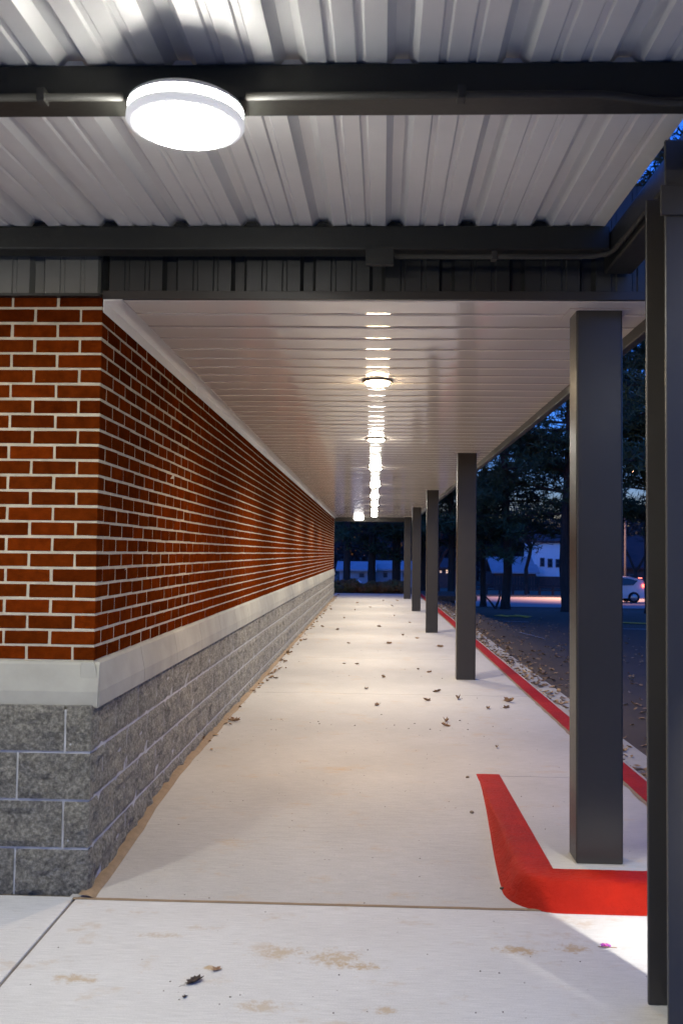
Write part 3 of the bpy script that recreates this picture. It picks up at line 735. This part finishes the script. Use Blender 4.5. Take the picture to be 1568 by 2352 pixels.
# pebbles and crumbs
def pebble(px, py, s, z, label, m='joint_dirt'):
    bm = bmesh.new(); bmesh.ops.create_icosphere(bm, subdivisions=2, radius=s)
    for v in bm.verts: v.co *= 1 + 0.35 * noise.noise(v.co / s * 0.9 + Vector((px, 0, 0))); v.co.z *= 0.6
    me = bpy.data.meshes.new('pebble'); bm.to_mesh(me); bm.free(); me.materials.append(MATS[m])
    o = bpy.data.objects.new('pebble', me); C.objects.link(o); x, y = at(px, py, z); o.location = (x, y, ground_z(x, y) + s * 0.4)
    tag(o, label, 'pebble')
pebble(1073, 1788, 0.011, 0.1, 'small tan pebble just left of the red kerb tip', 'sealant')
pebble(1083, 1878, 0.012, 0.05, 'dark crumb beside the left face of the red kerb')
pebble(1152, 2045, 0.010, 0.0, 'black crumb touching the red kerb at its bend', 'dark_leaf')
# scattered specks as one mass
mb = MB(); rnd = random.Random(3)
for k in range(420):
    if k < 260: x, y = rnd.uniform(-1.15, 1.2), rnd.uniform(2.7, 7.5)
    else: x, y = rnd.uniform(-1.2, 1.5), rnd.uniform(4, 30)
    if x > 0.5 and 3.7 < y < 5.8 and x < 0.82: continue
    s = rnd.uniform(0.0015, 0.005) * (1 + (y > 7)); z = ground_z(x, y) + 0.0005; a = rnd.uniform(0, 6)
    p = [(x + cos(a + q) * s * rnd.uniform(.6, 1.4), y + sin(a + q) * s * rnd.uniform(.6, 1.4), z) for q in (0, 2.1, 4.2)]
    mb.tri(*p); t_ = (x, y, z + s * 0.6); mb.tri(p[0], p[1], t_); mb.tri(p[1], p[2], t_); mb.tri(p[2], p[0], t_)
tag(mb.obj('crumbs', 'dark_leaf'), 'tiny dark crumbs and grit scattered over the pale concrete', 'grit', kind='stuff')
# pink wrapper
wr = thing('wrapper', (*at(1390, 2175, 0), 0.001), 'crumpled pink and purple plastic scrap on the near slab', 'litter')
mb = MB(); rnd = random.Random(5)
rows = [[((i - 3) * 0.006 + rnd.uniform(-.002, .002), (j - 2) * 0.005 + rnd.uniform(-.002, .002), 0.002 + rnd.uniform(0, 0.016) * (1 - abs(i - 3) / 4)) for i in range(7)] for j in range(5)]
mb.quadgrid(rows); local_child('scrap', mb.mesh('scrap', 'pink_plastic'), wr)
mb = MB(); mb.tube([(-0.03, -0.004, 0.002), (0.0, -0.008, 0.003), (0.038, -0.012, 0.002)], 0.0012, 6); local_child('stick', mb.mesh('stick', 'dry_leaf'), wr)
# leaf litter in the gutter and over the lot
def litter(name, n_, fn, label, smin, smax):
    mb = MB(); rnd = random.Random(len(name) + n_)
    for k in range(n_):
        x, y = fn(rnd); z = ground_z(x, y) + 0.004
        s = rnd.uniform(smin, smax); a = rnd.uniform(0, 6.28); ca, sa = cos(a), sin(a)
        def P(u, v, h): return (x + (u * ca - v * sa) * s, y + (u * sa + v * ca) * s, z + h * s)
        o_ = len(mb.v)
        mb.v += [P(-.5, 0, .1 * rnd.random()), P(-.15, .28, .3 * rnd.random()), P(.2, .2, .35 * rnd.random()), P(.5, 0, .4 * rnd.random()), P(.15, -.25, .35 * rnd.random()), P(-.2, -.22, .25 * rnd.random()), P(0, 0, 0)]
        mb.f += [(o_ + 6, o_ + i, o_ + (i + 1) % 6) for i in range(6)]
    tag(mb.obj(name, 'leaf_litter'), label, 'leaves', kind='stuff')
litter('wall_foot_leaves', 150, lambda r: (-1.155 + abs(r.gauss(0, 0.05)), 6 + 24.5 * r.random() ** 0.8), 'small leaf scraps caught along the foot of the wall', 0.03, 0.08)
litter('gutter_leaves', 2600, lambda r: (1.70 + abs(r.gauss(0, 0.17)) if r.random() < .75 else r.uniform(1.7, 2.3), 4.5 + 26.5 * r.random() ** 0.8), 'drift of dry brown leaves along the concrete gutter', 0.05, 0.10)
litter('parking_lot_leaves', 900, lambda r: (2.2 + r.expovariate(0.5), r.uniform(4.5, 34)), 'dry leaves thinly scattered over the dark parking lot', 0.05, 0.10)

# ================================================================= PLANTS
def pine(h, r, base_h, seed, n_tuft, trunk_r):
    rnd = random.Random(seed)
    tr = MB(); pts = [(0.25 * noise.noise((0, k * .4, seed)), 0.25 * noise.noise((5, k * .4, seed)), h * k / 8 - 0.3) for k in range(9)]
    tr.tube([(pts[0][0], pts[0][1], -0.4)] + [(pts[0][0], pts[0][1], 0.3)] + pts[1:], trunk_r, 10, trunk_r * 0.25)
    for v_i in range(10): x, y, z = tr.v[v_i]; tr.v[v_i] = (x * 1.5, y * 1.5, z)
    cr = MB()
    nb = 46
    limbs = []
    for k in range(nb):
        t = (k + rnd.random()) / nb; z = base_h + (h - base_h) * t
        L_ = r * (1.0 - 0.75 * t ** 1.3) * rnd.uniform(0.55, 1.1); a = rnd.uniform(0, 6.28)
        p0 = Vector((0, 0, z)); d = Vector((cos(a), sin(a), rnd.uniform(-0.10, 0.35)))
        p = [p0 + d * L_ * q + Vector((0, 0, -0.25 * L_ * q * q * 0.5)) for q in (0, .33, .66, 1)]
        tr.tube([tuple(q) for q in p], trunk_r * 0.22, 5, 0.02, cap=False)
        limbs.append(p)
    for k in range(n_tuft):
        p = rnd.choice(limbs); q = rnd.uniform(0.25, 1.0) * 3 * 0.999; i = int(q); c = p[i].lerp(p[i + 1], q - i)
        c = c + Vector((rnd.gauss(0, .30), rnd.gauss(0, .30), rnd.gauss(0.05, .17)))
        for _ in range(7):
            d = Vector((rnd.gauss(0, 1), rnd.gauss(0, 1), rnd.gauss(0.3, .8))).normalized() * rnd.uniform(.22, .46)
            s_ = d.cross(Vector((rnd.gauss(0, 1), rnd.gauss(0, 1), rnd.gauss(0, 1)))).normalized() * 0.028
            cr.tri(tuple(c - s_), tuple(c + s_), tuple(c + d))
    return tr.mesh('trunk', 'bark', True), cr.mesh('crown', 'needles')
pines = [pine(17, 5.2, 3.6, 11, 3900, 0.26), pine(15, 4.6, 3.0, 12, 3500, 0.22), pine(19, 5.6, 4.2, 13, 4000, 0.30)]
def plant_pine(px, y, kind, label, s=1.0, rz=0.0):
    x = (px - 862) / 2100 * y
    t = thing('pine_tree', (x, y, T(x, y) - 0.05), label, 'tree', 'dark pines standing beyond the parking lot', (0, 0, rz))
    t.scale = (s, s, s)
    local_child('trunk', pines[kind][0], t); local_child('crown', pines[kind][1], t)
plant_pine(1163, 46, 0, 'tall dark pine standing in front of the pink lit street, mid gap', 1.0, 0.3)
plant_pine(1040, 46, 1, 'pine just behind the second column, with a plain trunk', 1.0, 1.2)
plant_pine(1303, 42.5, 2, 'pine whose trunk shows at the left edge of the nearest column', 1.0, 2.0)
plant_pine(1488, 41.5, 1, 'pine with a flared trunk between the car and the steel column', 1.1, 3.0)
plant_pine(1113, 49, 1, 'slim pine left of the tall dark pine', 0.85, 4.0)
plant_pine(1385, 44, 0, 'pine hidden low by the nearest column, crown showing beside it', 1.1, 5.0)
plant_pine(1580, 38, 2, 'pine right of the steel column, branches reaching over the lot', 1.0, 0.9)
plant_pine(1650, 26, 2, 'nearest pine, to the right of the steel column, only its upper branches showing', 1.0, 0.2)
plant_pine(861, 46, 0, 'pine in the middle of the view at the far end of the walkway', 0.9, 2.2)
plant_pine(804, 44, 1, 'pine beside the far end of the brick wall', 0.95, 2.9)
plant_pine(915, 47, 2, 'pine just left of the farthest column', 0.9, 3.7)
plant_pine(975, 50, 0, 'pine between the third and fourth columns', 1.0, 4.4)
plant_pine(730, 50, 2, 'pine behind the far end of the building', 1.0, 4.9)
# bare forked tree before the white house
def bare_tree(name, loc, h, seed, label, r0=0.16, depth=6):
    rnd = random.Random(seed); t = thing(name, loc, label, 'tree')
    tr, br = MB(), MB()
    def grow(p, d, L_, r_, lv):
        q = p + d * L_ + Vector((rnd.uniform(-.1, .1), rnd.uniform(-.1, .1), 0)) * L_
        (tr if lv < 2 else br).tube([tuple(p), tuple((p + q) / 2 + Vector((rnd.uniform(-.05, .05) * L_, 0, 0))), tuple(q)], r_, 6 if lv < 3 else 3, r_ * 0.7, cap=False)
        if lv >= depth: return
        for _ in range(2 if lv < 1 else 3):
            dd = (d + Vector((rnd.gauss(0, .5), rnd.gauss(0, .5), rnd.gauss(0.05, .28)))).normalized(); grow(q, dd, L_ * rnd.uniform(.6, .85), r_ * 0.6, lv + 1)
    grow(Vector((0, 0, -0.2)), Vector((0, 0, 1)), h * 0.22, r0, 0)
    local_child('trunk', tr.mesh('trunk', 'bark', True), t); local_child('branches', br.mesh('branches', 'bark'), t)
x = (1212 - 862) / 2100 * 80; bare_tree('bare_tree', (x, 80, T(x, 80)), 10.5, 4, 'bare forked tree standing before the white house', 0.26)
x = (1010 - 862) / 2100 * 70; bare_tree('bare_tree', (x, 70, T(x, 70)), 11, 9, 'bare spreading tree far behind the third column', 0.24)
x = (1455 - 862) / 2100 * 82; bare_tree('bare_tree', (x, 82, T(x, 82)), 10, 19, 'bare tree behind the white car', 0.22)
# drooping bare sapling / broken limb at the main pine foot
mb = MB(); mb.tube([(-0.2, 0, 0), (-0.5, 0, 0.4), (-0.85, 0, 0.75), (-0.95, 0, 1.35)], 0.06, 6, 0.03); mb.tube([(-0.2, 0, 0), (-0.05, 0, 0.4), (0.05, 0, 0.75)], 0.07, 6, 0.04)
x = (1150 - 862) / 2100 * 45.5
st = mb.obj('tree_stump', 'bark'); st.location = (x, 45.5, T(x, 45.5)); tag(st, 'forked dead stump at the foot of the tall dark pine', 'stump')
# hedge bushes behind the walkway end
def bush_mesh(seed):
    rnd = random.Random(seed); mb = MB()
    for k in range(2600):
        d = Vector((rnd.gauss(0, 1), rnd.gauss(0, 1), rnd.gauss(0, 1))).normalized(); q = rnd.uniform(0.7, 1.05)
        c = Vector((d.x * 0.55 * q, d.y * 0.4 * q, 0.36 + d.z * 0.34 * q))
        c += Vector((noise.noise(d * 3 + Vector((seed, 0, 0))), 0, noise.noise(d * 3))) * 0.12
        if c.z < 0.02: c.z = 0.02
        a = Vector((rnd.gauss(0, 1), rnd.gauss(0, 1), rnd.gauss(0, 1))).normalized() * 0.05; b_ = a.cross(d).normalized() * 0.022
        mb.tri(tuple(c - a), tuple(c + b_), tuple(c + a)); mb.tri(tuple(c - a), tuple(c - b_), tuple(c + a))
    return mb.mesh('foliage', 'hedge_leaf')
bm_ = [bush_mesh(s) for s in (1, 2, 3)]
lbs = ['reddish bush next to the end of the brick wall', 'tall reddish green bush, second from the wall end', 'lowest greenish bush in the middle of the row', 'green bush below the far light row', 'bushy green shrub, third from the farthest column', 'rust coloured bush, second from the farthest column', 'reddish bush beside the farthest column']
for k in range(7):
    o = bpy.data.objects.new('bush', bm_[k % 3]); C.objects.link(o); o.location = (-1.1 + k * 0.36 * 1.0, 32.4 + 0.1 * (k % 2), 0.03); o.rotation_euler = (0, 0, k * 1.3); s_ = [.66, .72, .5, .62, .6, .7, .64][k]; o.scale = (s_, s_, s_ * 1.0)
    tag(o, lbs[k], 'bush', 'bushes in a row behind the walkway end')
mb = MB(); mb.box(-8, 3.5, 31.02, 35, -0.1, 0.05); tag(mb.obj('mulch_bed', 'mulch'), kind='structure')
# woods: one far dark mass
rnd = random.Random(77); mb = MB()
for k in range(64):
    px = rnd.uniform(500, 1700); y = rnd.uniform(135, 200); x = (px - 862) / 2100 * y; hh = rnd.uniform(9, 17); zz = T(x, y)
    mb.tube([(x, y, zz), (x, y, zz + hh * .7)], 0.3, 5, 0.1, cap=False)
    for q in range(620):
        d = Vector((rnd.gauss(0, 1), rnd.gauss(0, 1), rnd.gauss(0, 1))).normalized() * (rnd.random() ** 0.4)
        c = Vector((x + d.x * hh * .38, y + d.y * 4, zz + hh * .5 + d.z * hh * .5))
        a = Vector((rnd.gauss(0, 1), rnd.gauss(0, 1), rnd.gauss(0, 1))).normalized() * 0.75; b_ = Vector((rnd.gauss(0, 1), rnd.gauss(0, 1), rnd.gauss(0, 1))).normalized() * 0.35
        mb.tri(tuple(c - a), tuple(c + b_), tuple(c + a))
tag(mb.obj('woods', 'woods_twigs'), 'dark mass of winter trees behind the houses', 'woods', kind='stuff')

# ================================================================= HOUSES, FENCE, CAR, POLE
def X(px, y): return (px - 862) / 2100 * y
def Zp(py, y, px=1200): return CH + (1271 - py + 0.012 * (px - 857)) / 2100 * y
def house(label, px0, px1, y, top, eave, base, wallm, wins, roofm='pale_roof', depth=8, brick_base=None, gable=True):
    x0, x1 = X(px0, y), X(px1, y); mid = (px0 + px1) / 2
    zt, ze, zb = Zp(top, y, mid), Zp(eave, y, mid), min(Zp(base, y, mid), T((x0 + x1) / 2, y))
    t = thing('house', ((x0 + x1) / 2, y, zb), label, 'house')
    iv = Matrix.Translation((-(x0 + x1) / 2, -y, -zb))
    def ad(mb, name, m, par=t):
        o = mb.obj(name, m, par)
        o.matrix_parent_inverse = iv if par is t else Matrix.Identity(4)
        return o
    zbb = Zp(brick_base, y, mid) if brick_base else zb - 0.3
    mb = MB(); mb.box(x0, x1, y, y + depth, zbb, ze); ad(mb, 'wall', wallm)
    if brick_base:
        mb = MB(); mb.box(x0 - 0.02, x1 + 0.02, y - 0.06, y + depth, zb - 0.3, zbb - 0.002); ad(mb, 'brick_base', 'brown_brick_wall')
    mb = MB(); mb.prism([(y - 0.5, ze - 0.05), (y + depth / 2, zt + 0.05), (y + depth + 0.5, ze - 0.05), (y + depth + 0.5, ze + 0.15), (y + depth / 2, zt + 0.3), (y - 0.5, ze + 0.15)], 'x', x0 - 0.4, x1 + 0.4); ad(mb, 'roof', roofm)
    for (a, b_, c, d, m) in wins:
        wx0, wx1, wz0, wz1 = X(a, y), X(b_, y), Zp(d, y, a), Zp(c, y, a)
        mb = MB(); mb.box(wx0, wx1, y - 0.10, y - 0.003 - (0.06 if brick_base and wz0 < zbb else 0), wz0, wz1); f_ = ad(mb, 'window', 'window_trim')
        mb = MB(); mb.box(wx0 + 0.1, wx1 - 0.1, y - 0.13, y - 0.101, wz0 + 0.1, (wz0 + wz1) / 2 - 0.03); mb.box(wx0 + 0.1, wx1 - 0.1, y - 0.13, y - 0.101, (wz0 + wz1) / 2 + 0.03, wz1 - 0.1); ad(mb, 'pane', m, f_)
    return t
wn = [(1232 + 30 * 0 + 0, 0, 0, 0, '')]
house('two storey white house with small dark framed windows over a brick base', 1229, 1345, 115, 1222, 1246, 1352, 'white_siding',
      [(1241, 1251, 1281, 1301, 'window_glass'), (1258, 1269, 1283, 1303, 'window_glass'), (1276, 1287, 1284, 1303, 'window_glass'), (1320, 1332, 1284, 1303, 'window_glass')], brick_base=1324, roofm='brown_roof')
house('low house with a wide pale sloping roof left of the white house', 1138, 1232, 113, 1284, 1316, 1350, 'brown_brick_wall', [(1160, 1170, 1324, 1338, 'window_glass'), (1195, 1208, 1324, 1338, 'window_glass')], depth=9)
house('dark brown roofed house behind the white car', 1395, 1560, 90, 1236, 1306, 1352, 'brown_brick_wall', [(1440, 1455, 1318, 1335, 'window_glass')], roofm='brown_roof', depth=12)
house('pale bungalow seen past the end of the walkway', 785, 862, 105, 1296, 1311, 1340, 'grey_siding', [(800, 808, 1316, 1326, 'window_glass'), (830, 842, 1316, 1326, 'window_glass')])
house('long white bungalow behind the farthest column', 868, 960, 108, 1294, 1310, 1340, 'grey_siding', [(885, 895, 1315, 1326, 'window_glass'), (930, 940, 1315, 1326, 'window_glass')])
house('dark house with two lit yellow windows, behind the third column', 1000, 1075, 110, 1288, 1306, 1345, 'brown_brick_wall', [(1012, 1020, 1309, 1317, 'lit_window'), (1026, 1042, 1307, 1318, 'lit_window')], roofm='brown_roof')
# board fence with single pickets
fn = thing('picket_fence', (X(1180, 100), 100, T(X(1180, 100), 100)), 'grey board fence in front of the low pale roofed house', 'fence')
ivf = fn.location.copy()
x = X(1140, 100); k = 0
mb = MB(); mb.box(-0.12, 0.12, -0.02, 0.02, 0, 1.5); pk = mb.mesh('picket', 'weathered_wood')
while x < X(1240, 100):
    local_child('picket', pk, fn, (x - ivf.x, 0, random.uniform(-0.04, 0.04))); x += 0.31
mb = MB(); mb.box(X(1140, 100) - ivf.x, X(1240, 100) - ivf.x, 0.024, 0.08, 0.3, 0.4); mb.box(X(1140, 100) - ivf.x, X(1240, 100) - ivf.x, 0.024, 0.08, 1.1, 1.2); local_child('rail', mb.mesh('rail', 'weathered_wood'), fn)
# split rail fence beyond the street
rf = thing('rail_fence', (10, 75, T(10, 75)), 'low split rail fence beyond the street', 'fence')
for px in range(1090, 1480, 30):
    x = X(px, 75); mb = MB(); mb.box(-0.09, 0.09, -0.09, 0.09, -0.2, 0.85); local_child('post', mb.mesh('post', 'weathered_wood'), rf, (x - 10, 0, T(x, 75) - T(10, 75)))
for zz in (0.35, 0.7):
    mb = MB(); mb.box(X(1090, 75) - 10, X(1480, 75) - 10, -0.03, 0.03, zz - 0.05, zz + 0.05); local_child('rail', mb.mesh('rail', 'weathered_wood'), rf)
# utility box
mb = MB(); mb.box(-0.55, 0.55, -0.4, 0.4, 0, 0.95); mb.prism([(-0.6, 0.952), (0.6, 0.952), (0.35, 1.15), (-0.35, 1.15)], 'y', -0.45, 0.45)
o = mb.obj('utility_box', 'white_siding', bev=0.03); x = X(816, 60); o.location = (x, 60, T(x, 60)); tag(o, 'squat pale box behind the bushes at the walkway end', 'utility box')
# street lamp
px = 1433; sx = X(px, 60)
sl_ = thing('street_lamp', (sx, 66, T(sx, 66)), 'slim pale pole with a street lamp next to the white car', 'street lamp'); sl_.location.x = X(px, 66)
mb = MB(); mb.tube([(0, 0, 0), (0, 0, 3), (0, 0, 8.5)], 0.10, 10, 0.06); local_child('pole', mb.mesh('pole', 'pale_pole', True), sl_)
mb = MB(); mb.tube([(0, 0, 8.4), (0, -0.8, 8.8), (0, -2.2, 8.9)], 0.04, 8); local_child('arm', mb.mesh('arm', 'pale_pole', True), sl_)
mb = MB(); mb.prism([(-0.16, -2.9), (0.16, -2.9), (0.2, -2.1), (-0.2, -2.1)], 'z', 8.84, 8.98); local_child('head', mb.mesh('head', 'pale_pole'), sl_)
mb = MB(); mb.box(-0.12, 0.12, -2.8, -2.2, 8.80, 8.838); local_child('lens', mb.mesh('lens', 'street_lens'), sl_)
for lx in (-3.5,):
    ld = bpy.data.lights.new('road_glow_light', 'AREA'); ld.shape = 'DISK'; ld.size = 0.5; ld.energy = 260; ld.spread = radians(108); ld.color = (1.0, 0.50, 0.30)
    lo = bpy.data.objects.new('road_glow_light', ld); C.objects.link(lo); lo.parent = sl_; lo.location = (lx, -2.5, 8.75)
# the area light hangs clear of the head, added to warm the road
# white car, length along x, rear towards +x
car = thing('parked_car', (X(1400, 58), 57.5, T(X(1400, 58), 58)), 'white hatchback car with glowing red tail lights, on the street', 'car')
car.location.x = X(1475, 57.5) - 2.25
def ring(y, inset, zoff=0):
    pass
low = [(-2.25, .45), (-2.3, .75), (-2.15, .95), (-1.2, 1.05), (-.55, 1.5), (.2, 1.62), (1.2, 1.60), (1.95, 1.42), (2.12, 1.10), (2.25, .85), (2.22, .45), (1.9, .30), (-1.9, .28)]
mb = MB(); k_ = len(low)
secs = [(-.86, .93, .96), (-.90, 1, 1), (.90, 1, 1), (.86, .93, .96)]
rows = []
for (yy_, sx_, sz_) in secs:
    row = []
    for (a, z) in low:
        tum = max(0, (z - 1.0)) * 0.28
        yv = yy_ * (1 - tum * 0.55)
        row.append((a * (sx_ if z < 1.0 else 1 - (1 - sx_) * .5), yv, z * sz_ + (1 - sz_) * .5))
    rows.append(row + [row[0]])
mb.quadgrid(rows); o_ = len(mb.v)
mb.f.append(tuple(range(k_ - 1, -1, -1))); mb.f.append(tuple(3 * (k_ + 1) + i for i in range(k_)))
body = local_child('body', mb.mesh('body', 'car_paint'), car); bevel(body, 0.05, 3)
for s_ in (-1, 1):
    def wy(z, e=0.012): return s_ * (0.90 * (1 - max(0, z - 1.0) * 0.28 * 0.55) + e)
    for poly in ([(-.95, 1.06), (-.42, 1.46), (.15, 1.53), (.15, 1.06)], [(.22, 1.06), (.22, 1.53), (1.05, 1.51), (1.62, 1.38), (1.35, 1.10)]):
        mb = MB(); o_ = len(mb.v)
        mb.v += [(a, wy(z), z) for a, z in poly]; mb.v += [(a, wy(z, -0.02), z) for a, z in poly]; q = len(poly)
        mb.f.append(tuple(range(q))); mb.f += [(i, (i + 1) % q, q + (i + 1) % q, q + i) for i in range(q)]
        local_child('window', mb.mesh('window', 'car_glass'), car)
    mb = MB(); mb.box(1.88, 2.20, min(s_ * .70, s_ * .915), max(s_ * .70, s_ * .915), .98, 1.16); tl_ = local_child('tail_light', mb.mesh('tail_light', 'tail_lens'), car); bevel(tl_, 0.03)
    for wxp in (-1.42, 1.38):
        me_w = MB(); me_w.lathe([(0.0001, -.11), (.20, -.11), (.215, -.10)], n=20); tyre = MB(); tyre.lathe([(.21, -.10), (.33, -.11), (.345, -.07), (.345, .07), (.33, .11), (.21, .10)], n=24)
        whe = local_child('wheel', tyre.mesh('wheel', 'tyre_rubber', True), car, (wxp, s_ * .82, .345), (radians(90) * s_, 0, 0))
        local_child('rim', me_w.mesh('rim', 'rim_metal', True), whe, rot=(0, 0, 0))
mb = MB(); mb.box(1.99, 2.04, -.3, .3, 1.50, 1.54); local_child('brake_light', mb.mesh('brake_light', 'tail_lens'), car)
# overhead wire past the end of the walkway
mb = MB(); pts = [(-6 + 1.5 * k, 40, CH + 0.95 + 0.085 * k + 0.012 * (k - 4) ** 2) for k in range(10)]
mb.tube(pts, 0.008, 5); tag(mb.obj('overhead_wire', 'conduit_metal'), 'thin wire sagging across the dark trees past the walkway end', 'wire')
